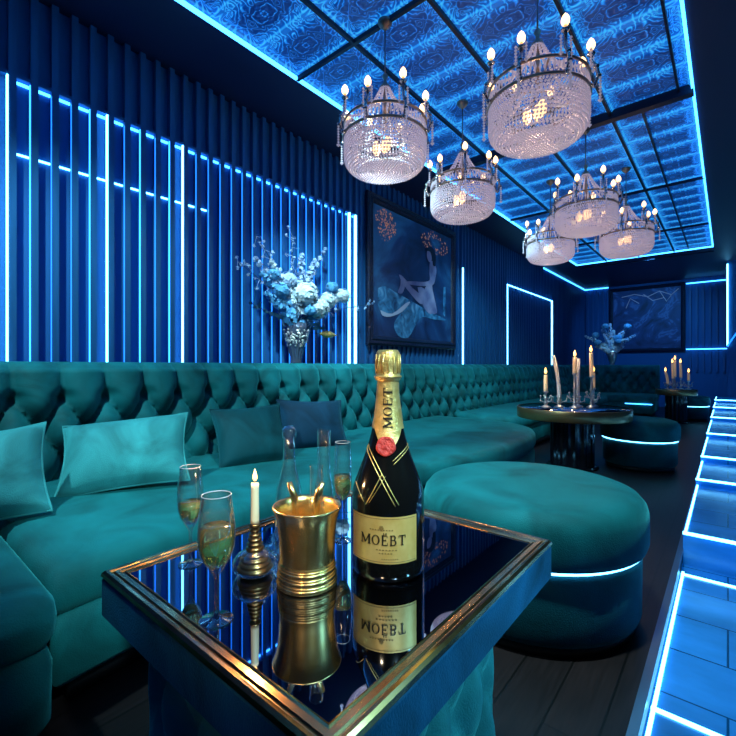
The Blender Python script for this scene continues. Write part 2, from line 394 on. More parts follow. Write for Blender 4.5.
# ------------------------------------------------------------------ tufted banquettes
A_,B_=.2165,.165
def puff(s,z):
    zz=z-.875
    if zz<=0:
        u=s/A_+zz/(2*B_); v=s/A_-zz/(2*B_)
        p=(abs(sin(PI*u))*abs(sin(PI*v)))**.5
    else:
        k=min(1,zz/.17); p=(abs(sin(PI*s/A_))**.5)*(1-.25*k)
        p=p*min(1,zz/.05)+(abs(sin(PI*s/A_))**1.1)*(1-min(1,zz/.05))
    j=round(zz/B_)
    if j<=0:
        sb=(round(s/A_-.5*(j%2))+.5*(j%2))*A_
        p-=.45*math.exp(-((s-sb)**2+(zz-j*B_)**2)/.0011)
    return p
def back_mesh(path, s0, n_in, ds_div=14, thick=.26, amp=.09, z0=.40, zt=1.075, lean=.12):
    # path: list of (x,y); n_in: +1 room side to the right of travel
    seg=[0]
    for a,b in zip(path,path[1:]): seg.append(seg[-1]+math.dist(a,b))
    tot=seg[-1]; n=int(tot/A_*ds_div); rows=44; mb=MB(); loops=[]
    for i in range(n+1):
        s=tot*i/n; k=0
        while k<len(seg)-2 and seg[k+1]<s: k+=1
        f=(s-seg[k])/(seg[k+1]-seg[k]); x=path[k][0]+(path[k+1][0]-path[k][0])*f; y=path[k][1]+(path[k+1][1]-path[k][1])*f
        def tang(k): 
            a,b=path[max(0,k-1)],path[min(len(path)-1,k+1)]; return Vector((b[0]-a[0],b[1]-a[1],0)).normalized()
        t=(tang(k)*(1-f)+tang(k+1)*f).normalized()
        nr=Vector((t.y,-t.x,0))*n_in; lp=[]; ss=s+s0
        ends=min(1,min(s,tot-s)/.05+.15)
        for r in range(rows+1):
            z=z0+(zt-.05-z0)*r/rows
            d=amp*puff(ss,z)*ends - lean*(z-z0)/(zt-z0)
            lp.append((x+nr.x*d,y+nr.y*d,z))
        sca=abs(sin(PI*ss/A_))**.5
        for a in range(1,9):
            an=PI/2*a/8
            d=amp*.75*sca*ends*cos(an)-lean-.05*sin(an)*1.0-.0; z=zt-.05+.05*sin(an)-(1-sca)*.006*sin(an)
            lp.append((x+nr.x*d,y+nr.y*d,z))
        for d,z in ((-thick,zt),(-thick-.03,zt-.03),(-thick-.03,z0)): lp.append((x+nr.x*d,y+nr.y*d,z))
        loops.append(lp)
    mb.loops(loops,True,True)
    return mb
def spline(P,n=10):
    out=[]
    for i in range(len(P)-1):
        p0=P[max(0,i-1)];p1=P[i];p2=P[i+1];p3=P[min(len(P)-1,i+2)]
        for k in range(n):
            t=k/n
            out.append(tuple(.5*((2*b)+(-a+c)*t+(2*a-5*b+4*c-d)*t*t+(-a+3*b-3*c+d)*t**3) for a,b,c,d in zip(p0,p1,p2,p3)))
    out.append(P[-1]); return out
def inset(poly,d):
    n=len(poly); out=[]
    for i in range(n):
        a=Vector(poly[i-1]);b=Vector(poly[i]);c=Vector(poly[(i+1)%n])
        t1=(b-a).normalized();t2=(c-b).normalized(); n1=Vector((-t1.y,t1.x));n2=Vector((-t2.y,t2.x)); m=(n1+n2)
        if m.length<1e-4: m=n1
        m.normalize(); k=d/max(.35,m.dot(n1)); out.append(tuple(b+m*k))
    xs=[p[0] for p in poly]; yy=[p[1] for p in poly]
    return [(min(max(x,min(xs)+d),max(xs)-d),min(max(y,min(yy)+d),max(yy)-d)) for x,y in out]
def round_poly(pts,rs,n=6):
    out=[];N_=len(pts)
    for i,(p,r) in enumerate(zip(pts,rs)):
        if r<=0: out.append(p); continue
        a=Vector(pts[i-1]);b=Vector(p);c=Vector(pts[(i+1)%N_]); A=b+(a-b).normalized()*r; C=b+(c-b).normalized()*r
        for k in range(n+1):
            t=k/n; q=A*(1-t)**2+b*2*t*(1-t)+C*t*t; out.append((q.x,q.y))
    return out
def slab(poly, prof, mb=None, mi=0):           # poly CCW, prof: (inset,z)
    mb=mb or MB()
    mb.loops([[(x,y,z) for x,y in inset(poly,d)] for d,z in prof],True,True,mi)
    return mb
SEAT=[(.03,.075),(.012,.10),(.010,.25),(.022,.290),(.030,.298),(.018,.306),(.004,.33),(0,.37),(.006,.41),(.025,.437),(.06,.449),(.12,.453)]
def sofa(label,path,s0,n_in,poly,div,group='teal tufted banquettes'):
    t=thing('banquette_sofa',label,'sofa',(0,0,0))
    slab(poly,SEAT).build('seat','velvet',t)
    back_mesh(path,s0,n_in,div).build('backrest','velvet',t)
    slab(inset(poly,.06),[(0,0),(0,.08)]).build('base','black',t)
    return t
BX=-2.74
near_poly=round_poly([(-2.98,-1.25),(-1.36,-1.25),(-1.36,.36),(-2.98,.36)],[0,.08,.08,0])
sofa('nearest section of teal velvet banquette, its dark front ending left of the table',[(BX,-1.25),(BX,.36)],-1.25-.517,1,near_poly,14)
front=spline([(-1.52,.367),(-1.56,.7),(-1.60,1.15),(-1.57,1.6),(-1.45,2.1),(-1.33,2.6),(-1.28,3.2),(-1.30,3.75),(-1.42,4.2),(-1.66,4.48),(-2.0,4.58),(-2.5,4.6)],6)
mid_poly=[(-2.98,.367)]+front+[(-2.98,4.6)]
mid_sofa=sofa('long teal tufted velvet banquette along the slatted wall behind the bottle',[(BX,.365),(BX,4.9)],.365-.517,1,mid_poly,14)
fp=[(BX,4.95),(BX,10.2)]+[(BX+.9-.9*cos(a*PI/20),10.2+.9*sin(a*PI/20)) for a in range(1,11)]+[(-1.15,11.1)]
far_in=[(-1.15,10.25),(-1.45,10.22)]+[(-1.55-.35*sin(a*PI/20),9.87+.35*cos(a*PI/20)) for a in range(0,11)]+[(-1.90,5.0)]
far_poly=[(-2.98,5.0),(-1.90,5.0)]+far_in[::-1][1:]+[(-1.15,11.28),(-2.0,11.28),(-2.6,11.05),(-2.98,10.6)]
far_sofa=sofa('far teal banquette curving round the room corner behind the small candle table',fp,4.95-.517,1,far_poly,8)
MB().box(-1.75,-1.16,10.228,10.236,.27,.285).build('light_strip','led',far_sofa)
g=MB(); g.tube([(x,y_,.055) for x,y_ in spline([(-1.42,4.10),(-1.62,4.40),(-1.9,4.53)],6)],.010,6); g.build('light_strip','led_hot',mid_sofa)

# cushions
def cushion(label,loc,w,h,th,rz,tilt,roll,m,group=None):
    n=22; vs=[];fs=[]
    mb=MB()
    for side in (1,-1):
        V=[];F=[]
        for i in range(n+1):
            for j in range(n+1):
                u=-1+2*i/n; v=-1+2*j/n
                pin=1-.07*(1-abs(u)**2)*abs(v)**6-.07*0
                pu=u*(1-.09*(1-v*v)); pv=v*(1-.09*(1-u*u))
                d=max(0,(1-u*u)*(1-v*v))**.42
                wr=.05*sin(9*u+3*v)*sin(5*v-2*u+side)*(1-d)*.5
                V.append((pu*w/2,side*(th/2*d+wr*th*.4*(1 if 0<i<n and 0<j<n else 0)),pv*h/2))
        for i in range(n):
            for j in range(n):
                a=i*(n+1)+j; f=(a,a+n+1,a+n+2,a+1); F.append(f if side<0 else f[::-1])
        mb.add(V,F)
    pp=[]
    for a in range(4*n):
        k,i=divmod(a,n); u,v=[(-1+2*i/n,-1),(1,-1+2*i/n),(1-2*i/n,1),(-1,1-2*i/n)][k]
        pp.append((u*(1-.09*(1-v*v))*w/2,0,v*(1-.09*(1-u*u))*h/2))
    t=thing('cushion',label,'cushion',loc,rz,group)
    Rm=Matrix.Rotation(tilt,3,'X')@Matrix.Rotation(roll,3,'Y')
    def rot(m_): m_.v=[tuple(Rm@Vector(p)) for p in m_.v]; return m_
    rot(mb).build('cover',m,t)
    rot(MB().tube(pp+[pp[0]],.005,6)).build('piping',m,t)
    return t
# local -Y faces the room after rz: normal (-Y) -> want +X  => rz=+90deg
cushion('light teal velvet cushion cut off by the left frame edge, on the curved seat',(-2.25,.285,.61),.50,.40,.20,math.radians(68),math.radians(-34),math.radians(-8),'velvet_light')
cushion('pale teal velvet cushion with shaded left side, second along the banquette',(-2.30,.87,.615),.58,.38,.24,math.radians(55),math.radians(-34),math.radians(-6),'velvet_light')
cushion('dark teal velvet cushion behind the lit taper and pale cushion',(-2.32,1.62,.615),.46,.40,.18,math.radians(72),math.radians(-32),math.radians(-2),'velvet_dark')
cushion('navy teal velvet cushion behind the clear glass bottles',(-2.42,2.24,.605),.52,.42,.18,math.radians(66),math.radians(-32),math.radians(3),'velvet_navy')

# ------------------------------------------------------------------ ottomans
def ottoman(label,loc,R,top):
    t=thing('round_ottoman',label,'ottoman',loc)
    h=top
    zb=h*.60
    MB().lathe([(R-.03,zb),(R-.008,zb+.006),(R,zb+.03),(R,h-.075),(R-.008,h-.045),(R-.03,h-.018),(R-.07,h-.004),(R-.13,h),(R*.4,h+.003),(.001,h+.004)],72).build('seat','velvet',t)
    MB().lathe([(R-.026,zb-.009),(R-.019,zb-.008),(R-.019,zb-.001),(R-.026,zb)],72,cap0=False,cap1=False).build('light_ring','led_hot',t)
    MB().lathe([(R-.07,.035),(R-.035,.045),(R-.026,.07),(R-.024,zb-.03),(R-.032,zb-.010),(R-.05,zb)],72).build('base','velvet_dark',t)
    MB().lathe([(R-.05,0),(R-.05,.04)],48).build('plinth','black',t)
    return t
ottoman('large round teal velvet ottoman with glowing ring, right of the mirror table',(-.70,1.966,0),.467,.532)
ottoman('dark teal round ottoman with light ring, tucked beside the round candle table',(-.72,5.3,0),.36,.50)
ottoman('small farthest round ottoman with light ring behind the small candle table',(-.60,10.52,0),.35,.47)

# ------------------------------------------------------------------ mirror table
tb=thing('mirror_table','square mirror topped table with bronze rim and tufted teal pedestal','table',(0,0,0))
X0,X1,Y0,Y1=-1.043,-.347,.345,1.146
def rectloop(d,z,bev=0): return [(X0+d,Y0+d,z),(X1-d,Y0+d,z),(X1-d,Y1-d,z),(X0+d,Y1-d,z)]
mb=MB()
for pr in ([(.004,.505),(0,.509),(0,.586),(.004,.590)],): mb.loops([rectloop(d,z) for d,z in pr],True,True,0,False)
mb.build('apron','velvet_apron',tb)
mb=MB()
prof=[(.001,.590),(-.002,.594),(0,.601),(.005,.605),(.011,.604),(.014,.600),(.016,.600),(.019,.6035),(.026,.6035),(.029,.600),(.032,.600),(.035,.602),(.039,.600),(.041,.594)]
mb.loops([rectloop(d,z) for d,z in prof],False,False,0,False); mb.build('rim','bronze',tb)
MB().loops([rectloop(.038,.588),rectloop(.038,.598)],True,True,0,False).build('mirror_top','mirror',tb)
# pedestal: tufted sheet wrapped round a box
ped=MB(); px0,px1,py0,py1=X0+.06,X1-.07,Y0+.075,Y1-.20
per=[]; 
def side(a,b,n):
    return [((a[0]+(b[0]-a[0])*i/n),(a[1]+(b[1]-a[1])*i/n)) for i in range(n)]
cs=[(px0,py0),(px1,py0),(px1,py1),(px0,py1)]
loops=[]; rows=40
sides=[]
for k in range(4):
    a,b=cs[k],cs[(k+1)%4]; ln=math.dist(a,b); n=40
    nr=((b[1]-a[1])/ln,-(b[0]-a[0])/ln); cnt=round(ln/.15)
    for i in range(n):
        f=i/n; edge=min(1,min(f,1-f)*12)
        sides.append((a[0]+(b[0]-a[0])*f,a[1]+(b[1]-a[1])*f,nr,f*cnt,edge))
for r in range(rows+1):
    z=.03+(.50-.03)*r/rows; lp=[]
    for x,y_,nr,s_,ed in sides:
        u=s_+z/.24; v=s_-z/.24; d=.032*((abs(sin(PI*u))*abs(sin(PI*v)))**.55)*ed
        lp.append((x+nr[0]*d,y_+nr[1]*d,z))
    loops.append(lp)
ped.loops(loops,True,True); ped.build('pedestal','velvet_light',tb)
MB().box(px0+.02,px1-.02,py0+.02,py1-.02,0,.035).build('plinth','black',tb)
TZ=.598

# champagne bottle: local +X faces the viewer, +angle goes right
rb=math.radians(-51.5)
bt=thing('champagne_bottle','large black champagne bottle with gold neck foil, red seal and gold label','bottle',(-.587,.771,TZ),rb)
PR=[(.060,.000),(.076,.001),(.080,.006),(.081,.02),(.081,.140),(.0805,.160),(.078,.180),(.073,.198),(.066,.217),(.0585,.236),(.051,.256),(.044,.278),(.0375,.302),(.0325,.328),(.0285,.355),(.025,.385),(.0235,.410),(.0235,.425)]
def Rz(z):
    for (r0,z0),(r1,z1) in zip(PR,PR[1:]):
        if z0<=z<=z1: return r0+(r1-r0)*(z-z0)/max(1e-6,z1-z0)
    return PR[-1][0]
MB().lathe(PR,72).build('body','bottle',bt)
def onb(an,z,off): r=Rz(z)+off; return (r*cos(an),r*sin(an),z)
# foil
fo=MB(); seg=72; loops=[]
for k in range(15):
    lp=[]
    for j in range(seg):
        an=2*PI*j/seg; dd=abs((an+PI)%(2*PI)-PI)
        zb=.262+.052*min(1,dd/.95); z=zb+(.424-zb)*k/14
        lp.append(onb(an,z,.0012+.0004*sin(an*9+z*90)))
    loops.append(lp)
fo.loops(loops,False,False); 
fo.lathe([(.0245,.418),(.0285,.421),(.0295,.427),(.0275,.433),(.0262,.440),(.0272,.452),(.0275,.470),(.0262,.482),(.022,.488),(.001,.489)],40,cap0=False)
for j in range(14):
    a=2*PI*j/14; fo.tube([(.0275*cos(a+.1*sin(j*3)),.0275*sin(a+.1*sin(j*3)),.436),(.0285*cos(a),.0285*sin(a),.455),(.0272*cos(a+.12),.0272*sin(a+.12),.478)],.0018,6)
fo.torus(.0287,.0028,(0,0,.428),40,8)
fo.build('neck_foil','gold_foil',bt)
# label
la=MB(); A0,A1=math.radians(-68),math.radians(46); loops=[]
for k in range(13):
    z=.043+(.140-.043)*k/12
    loops.append([onb(A0+(A1-A0)*j/40,z,.0009) for j in range(41)])
la.loops(loops,False,False,0,True,False)
lab=la.build('label','gold_label',bt)
# raised lettering drawn from strokes; glyph box is 1 wide, 1 high
def stroke(a,b,w): return ('s',a,b,w)
GL={'M':[('s',(.08,0),(.08,1),.07),('s',(.08,1),(.5,.12),.15),('s',(.5,.12),(.92,1),.07),('s',(.92,0),(.92,1),.15),('s',(-.04,.02),(.2,.02),.05),('s',(.76,.02),(1.06,.02),.05),('s',(-.04,.98),(.14,.98),.05),('s',(.86,.98),(1.06,.98),.05)],
'O':[('o',)],
'E':[('s',(.15,0),(.15,1),.16),('s',(0,.98),(.85,.98),.06),('s',(0,.02),(.9,.02),.06),('s',(.15,.52),(.65,.52),.06),('s',(.85,.98),(.85,.74),.06),('s',(.9,.02),(.9,.28),.06),('s',(.65,.40),(.65,.64),.05)],
'B':[('s',(.15,0),(.15,1),.16),('s',(0,.98),(.6,.98),.06),('s',(0,.02),(.62,.02),.06),('s',(.15,.53),(.6,.53),.06),('s',(.6,.98),(.74,.86),.1),('s',(.74,.88),(.74,.64),.14),('s',(.74,.66),(.58,.53),.09),('s',(.6,.53),(.82,.40),.1),('s',(.82,.42),(.82,.14),.16),('s',(.82,.16),(.6,.02),.1)],
'T':[('s',(.5,0),(.5,1),.16),('s',(.02,.97),(.98,.97),.06),('s',(.02,.97),(.02,.72),.06),('s',(.98,.97),(.98,.72),.06),('s',(.3,.02),(.7,.02),.05)],
'"':[('s',(.25,1.16),(.40,1.16),.13),('s',(.6,1.16),(.75,1.16),.13)]}
def glyph(mb,ch,f,ar=1.0):
    for g in GL[ch]:
        if g[0]=='s':
            a,b,w=Vector(g[1]),Vector(g[2]),g[3]*1.3+.015; d=(b-a).normalized(); p=Vector((-d.y,d.x))*w/2; n=4
            vs=[]
            for i in range(n+1):
                q=a+(b-a)*i/n; vs+= [f(*(q-p)),f(*(q+p))]
            mb.add(vs,[(2*i,2*i+1,2*i+3,2*i+2) for i in range(n)],0,False)
        else:
            n=28; vs=[]
            for i in range(n):
                t=2*PI*i/n; ro=.5; vs+=[f(.5+.5*cos(t),.5+.5*sin(t)),f(.5+.31*cos(t),.5+.44*sin(t))]
            mb.add(vs,[(2*i,2*i+1,(2*i+3)%(2*n),(2*i+2)%(2*n)) for i in range(n)],0,False)
tx=MB()
x=0; W_=[('M',1.25),('O',1.0),('E',.75),('B',.8),('T',.85)]
tot=sum(k for _,k in W_)+.22*4; hgt=.0205; arc0=-.0500; 
for ch,wd in W_:
    def f(u,v,x=x,wd=wd): return onb((arc0+(x+u*wd)*hgt*.84)/.0815+math.radians(-8),.082+v*hgt,.0022)
    glyph(tx,ch,f)
    if ch=='E': glyph(tx,'"',f)
    x+=wd+.24
tx.build('label_lettering','ink',lab)
fine=MB()
for (za,a0,a1,n) in ((.112,-.030,.022,9),(.071,-.016,.030,7),(.064,-.010,.020,5),(.052,-.004,.032,8)):
    for i in range(n):
        c0=a0+(a1-a0)*(i+.15)/n; c1=a0+(a1-a0)*(i+.7)/n
        fine.add([onb(c0/.0815-.14,za,.0018),onb(c1/.0815-.14,za,.0018),onb(c1/.0815-.14,za+.0022,.0018),onb(c0/.0815-.14,za+.0022,.0018)],[(0,1,2,3)],0,False)
for i in range(9):   # small crest above the name
    a=2*PI*i/9; fine.add([onb((-.004+.005*cos(a+d))/.0815-.14,.1165+.006*sin(a+d),.0018) for d in (0,.5)]+[onb(-.004/.0815-.14,.1165,.0018)],[(0,1,2)],0,False)
for zz in (.0465,.1355):
    for i in range(30):
        c0=A0+.04+(A1-A0-.08)*i/30; c1=A0+.04+(A1-A0-.08)*(i+1)/30
        fine.add([onb(c0,zz,.0016),onb(c1,zz,.0016),onb(c1,zz+.0009,.0016),onb(c0,zz+.0009,.0016)],[(0,1,2,3)],0,False)
fine.build('label_small_print','ink_soft',lab)['kind']='stuff'
nt=MB(); z=.318
for ch,wd in (('M',1.1),('O',1.0),('E',.85),('T',.9)):
    hh=.0195; sc_=.0195
    def f(u,v,z=z,wd=wd): 
        zz=z+u*wd*sc_; return onb((.0095-v*hh)/(Rz(zz)+.002)-.03,zz,.0030)
    glyph(nt,ch,f); z+=wd*sc_+.0035
nt.build('neck_lettering','ink',bt)
# seal
se=MB(); sa=-.12; szz=.279; cpt=Vector(onb(sa,szz,.0)); nrm=Vector((cos(sa)*.96,sin(sa)*.96,.28)).normalized()
tx1=nrm.cross(Vector((0,0,1))).normalized(); tx2=tx1.cross(nrm)
lp=[]
for r_,h_ in ((.021,-.006),(.0215,.001),(.0205,.004),(.016,.0052),(.015,.0042),(.008,.0062),(.0005,.0066)):
    lp.append([tuple(cpt+tx1*(r_*(1+.03*sin(5*2*PI*j/32))*cos(2*PI*j/32))+tx2*(-r_*(1+.03*sin(5*2*PI*j/32))*sin(2*PI*j/32))+nrm*(h_+.001)) for j in range(32)])
se.loops(lp,True,True); se.build('seal','seal',bt)
# gold ribbon lines
px=.00225
def line(a,b,w=.0009):
    pts=[]
    for i in range(17):
        t=i/16; u=a[0]+(b[0]-a[0])*t; v_=a[1]+(b[1]-a[1])*t; z=.488-(v_-349)*px
        d=max(-.97,min(.97,(u-387)*px/Rz(z))); pts.append(onb(math.asin(d),z,.0012))
    return pts
ri=MB()
for d in (0,3.2):
    ri.tube(line((364+d,443-d*.3),(393+d,494-d*.3)),.0009,6)
    ri.tube(line((408-d*.1,441+d),(391+d*.2,455+d)),.0009,6)
ri.tube(line((381,466),(366,494)),.0009,6); ri.tube(line((384,468),(369,492)),.0004,6); ri.tube(line((356,478),(364,492)),.0006,6)
ri.build('ribbon_lines','gold_foil',bt)

# flutes
FL_OUT=[(.027,0),(.028,.0015),(.026,.003),(.012,.006),(.0048,.012),(.0038,.03),(.0038,.085),(.0055,.098),(.013,.112),(.023,.131),(.0292,.155),(.0310,.178),(.0300,.205),(.0270,.235),(.0238,.268),(.0235,.2685)]
FL_IN=[(.0226,.268),(.0258,.235),(.0288,.205),(.0298,.178),(.028,.155),(.0218,.131),(.0115,.114),(.001,.108)]
fl=thing('champagne_flute','front stemmed flute of champagne standing near the table edge','glass',(-.698,.4135,TZ),0,None)
def flute(t,k=1.0,kr=1.0,fill=.195):
    g_=MB().lathe([(r*kr,z*k) for r,z in FL_OUT],40,cap1=False).build('glass','glass',t)
    MB().torus(.0236*kr,.0007,(0,0,.2685*k),40,6).build('lip','glass_lip',t)
    li=[(r-.0004,z) for r,z in FL_IN[::-1] if z<fill]; li=[(max(.0005,r),z+.0006) for r,z in li]
    rr=.0293 if fill>.18 else .0285
    MB().lathe([(r*kr,z*k) for r,z in li+[(rr-.0004,fill),(.0008,fill)]],40).build('champagne','wine',t)
flute(fl,.83,1.06,.200)
f2=thing('champagne_flute','flute of champagne standing behind the front flute, on its left','glass',(-.940,.492,TZ)); flute(f2,.83,.94,.172)
f3=thing('champagne_flute','flute of champagne between gold bucket and big bottle','glass',(-.765,.812,TZ)); flute(f3,.95,.82,.178)

# candle on its glass-and-brass holder
def flame(mb,h=.024,r=.0048,c=(0,0,0)):
    mb.lathe([(.0006,0),(r*.7,h*.12),(r,h*.3),(r*.75,h*.55),(r*.3,h*.8),(.0003,h)],14,c); return mb
def taper(label,loc,h,r,lit=True,m='candle',lean=(0,0),group=None,fs=1.):
    t=thing('taper_candle',label,'candle',loc,0,group)
    P=[(lean[0]*k*k*h,lean[1]*k*k*h,h*k) for k in [i/10 for i in range(11)]]
    wx=MB(); wx.tube(P,[r*1.04-r*.12*i/10 for i in range(11)],16); wx.build('wax',m,t)
    e_=P[-1]; MB().tube([(e_[0],e_[1],e_[2]-.002),(e_[0]+.0006,e_[1],e_[2]+.006*fs)],.0007,6).build('wick','wick',t)
    if lit: flame(MB(),.026*fs,.0052*fs,(e_[0],e_[1],e_[2]+.004*fs)).build('flame','flame',t)
    return t
ch=thing('candle_holder','squat clear glass candle holder with stacked brass stem','candle holder',(-.790,.560,TZ))
MB().lathe([(.022,0),(.036,.003),(.046,.014),(.0485,.024),(.046,.034),(.034,.046),(.020,.053),(.014,.056)],48).build('glass_base','glass',ch)
hb=[(.001,.006),(.030,.007),(.034,.010)]
for i in range(4): z=.010+.010*i; r=.040-.0035*i; hb+=[(r-.006,z+.001),(r-.002,z+.004),(r-.002,z+.006),(r-.006,z+.009)]
for i in range(5): z=.052+.0095*i; r=.0195-.0022*i; hb+=[(r-.004,z),(r,z+.003),(r,z+.006),(r-.004,z+.009)]
hb+=[(.008,.100),(.0125,.104),(.0125,.108),(.010,.110),(.001,.110)]
MB().lathe(hb,36).build('stem','brass_dark',ch)
taper('single lit cream taper on the squat glass holder, on mirror table',(-.790,.560,TZ+.1095),.088,.0088)

# gold bucket
bk=thing('wine_bucket','polished gold wine bucket with coiled base on mirror table','bucket',(-.674,.607,TZ))
o_=[(.054,0),(.058,.001)]
for i in range(10): z=.002+.0049*i; r=.0625-.00045*i+(.0012 if i%3==1 else 0); o_+=[(r-.0022,z),(r,z+.0017),(r,z+.0032),(r-.0022,z+.0048)]
o_+=[(.0565,.053),(.0570,.07),(.0585,.10),(.0620,.13),(.0662,.148),(.0708,.158),(.0718,.161),(.0700,.163)]
i_=[(.0665,.161),(.062,.150),(.0575,.13),(.054,.10),(.052,.07),(.051,.055),(.001,.054)]
MB().lathe(o_+i_,64).build('bucket_body','gold',bk)
def glassbottle(t,prof,th=.0025):
    inn=[(max(.0012,r-th),z) for r,z in prof[::-1] if z>th*1.5]
    inn=[(r,z) for r,z in inn]
    MB().lathe(prof,36,cap1=False).build('glass','glass',t)
g1=thing('glass_bottle','clear glass bottle with ball stopper, behind the bucket on its left','bottle',(-.880,.730,TZ))
glassbottle(g1,[(.030,0),(.036,.004),(.037,.03),(.036,.10),(.031,.135),(.024,.165),(.018,.19),(.0155,.22),(.0145,.262)])
MB().lathe([(.001,.250),(.010,.252),(.0118,.262),(.0175,.266),(.0195,.276),(.0175,.287),(.010,.294),(.001,.296)],24).build('stopper','glass',g1)
g2=thing('glass_bottle','slim straight necked glass bottle behind the middle of the bucket','bottle',(-.822,.800,TZ))
glassbottle(g2,[(.024,0),(.029,.004),(.030,.03),(.029,.11),(.024,.14),(.0195,.165),(.018,.20),(.0175,.272),(.0185,.276),(.0185,.282)])
g3=thing('glass_bottle','small clear bottle standing inside the gold bucket','bottle',(-.660,.620,TZ+.0545))
glassbottle(g3,[(.014,0),(.0175,.003),(.018,.02),(.018,.09),(.0165,.105),(.0145,.125),(.0135,.18),(.0145,.184),(.0145,.19)],.002)
MB().lathe([(.001,.094),(.0105,.095),(.0115,.10),(.0105,.118),(.001,.120)],16).build('stopper','gold',g3)
tg=thing('ice_tongs','pair of gold ice tongs sticking up inside the gold bucket','tongs',(-.674,.607,TZ+.056))
r_=Vector((.7668,.6419,0))
for sgn,nm in ((-1,'arm'),(1,'arm')):
    P=[r_*(sgn*k)+Vector((-.012*0,0,z)) for k,z in ((.006,.0),(.014,.04),(.020,.08),(.024,.130),(.034,.158))]
    P=[p+Vector((.6419,-.7668,0))*.018 for p in P]
    MB().tube(P,[.004,.0045,.0055,.0075,.0055],10).build(nm,'gold',tg)

# ------------------------------------------------------------------ round candle tables
def round_table(label,loc,R,pr,top=.62):
    t=thing('round_table',label,'table',loc)
    MB().lathe([(R-.02,top-.110),(R-.004,top-.108),(R,top-.104),(R,top-.006),(R-.004,top),(R-.012,top+.001)],72,cap1=False).build('rim_band','bronze_dark',t)
    MB().lathe([(R-.012,top-.02),(R-.012,top),(.001,top)],64).build('tabletop','mirror',t)
    mb=MB(); n=16
    lp=[[((pr+(.012 if j%4<2 else 0))*cos(2*PI*j/64),(pr+(.012 if j%4<2 else 0))*sin(2*PI*j/64),z) for j in range(64)] for z in (.02,top-.11)]
    mb.loops(lp,True,True,0,False); mb.build('pedestal','black_gloss',t)
    MB().lathe([(pr+.05,0),(pr+.05,.015),(pr+.02,.022),(.001,.022)],48).build('foot','black_gloss',t)
    return t
M['bronze_dark']=mat('dark_bronze_band',(.42,.26,.12),.32,.85)
M['black_gloss']=mat('black_lacquer',(.006,.007,.012),.15)
MT=(-1.254,4.83); FT=(-.745,9.86)
round_table('round black candle table on fluted pedestal between banquette and ottoman',(MT[0],MT[1],0),.545,.20)
round_table('small round candle table at the far end of the room',(FT[0],FT[1],0),.325,.16)
# branching silver candlesticks and their tapers
def candlestick(label,loc,h,group,seed):
    rnd=random.Random(seed)
    t=thing('candlestick',label,'candle holder',loc,0,group)
    MB().lathe([(.050,0),(.052,.006),(.034,.014),(.018,.022),(.014,.03),(.022,.04),(.014,.052),(.013,h*.5),(.022,h*.55),(.013,h*.6),(.012,h-.03),(.020,h-.018),(.026,h-.012),(.026,h-.004),(.016,h),(.001,h)],20).build('stem','silver',t)
    for k in range(4):
        a=k*PI/2+rnd.random(); b=MB(); q=.05+.02*rnd.random(); z0=.03+.25*h*rnd.random()
        P=[(0.01*cos(a),.01*sin(a),z0),(q*cos(a),q*sin(a),z0+.02),((q+.012)*cos(a+.3),(q+.012)*sin(a+.3),z0+.07)]
        b.tube(P,[.006,.005,.003],6); b.ball(P[-1],.009,8,6); b.ball(P[1],.010,8,6); b.build('scroll','silver',t)
    return t
R_=Vector((.7668,.6419)); D_=Vector((-.6419,.7668))
mids=[(-.285,-.02,.17,.17,1,'lowest lit cream taper at the left end of the round table',.0,.020),
      (-.125,.02,.08,.46,0,'tall unlit white taper leaning left on the round table',-.14,.019),
      (.0,-.06,.36,.16,1,'tallest lit taper in the middle of the round table',0,.022),
      (.085,.05,.09,.42,0,'straight unlit white taper right of the middle on the round table',.02,.019),
      (.195,-.02,.33,.24,1,'lit taper on a high stick, right of middle of the round table',-.03,.020),
      (.255,.06,.20,.16,1,'short lit taper at the right end of the round table',0,.018)]
for i,(a,b,h,cl,lit,lb,ln,rr) in enumerate(mids):
    p=Vector(MT)+R_*a+D_*b
    candlestick('ornate silver candlestick under the '+lb.replace(' on the round table','').replace(' of the round table',''),(p.x,p.y,.62),h,None,i)
    taper(lb,(p.x,p.y,.62+h-.001),cl,rr,lit,'candle' if lit else 'candle_white',(R_.x*ln,R_.y*ln),None,2.6)
fars=[(-.155,0,.10,.22,1,'leftmost lit taper on the small far table',-.2),(-.07,-.02,.20,.28,1,'second lit taper from left on the small far table',-.05),
      (.0,.03,.24,.30,1,'tallest central lit taper on the small far table',0),(.075,-.02,.22,.26,1,'fourth lit taper from left on the small far table',-.03),(.235,.0,.16,.14,1,'lit taper apart at the right edge of the small far table',0)]
for i,(a,b,h,cl,lit,lb,ln) in enumerate(fars):
    p=Vector(FT)+R_*a+D_*b
    candlestick('silver candlestick under the '+lb,(p.x,p.y,.62),h,None,i+20)
    taper(lb,(p.x,p.y,.62+h-.001),cl,.021,lit,'candle',(R_.x*ln,R_.y*ln),None,3.0)

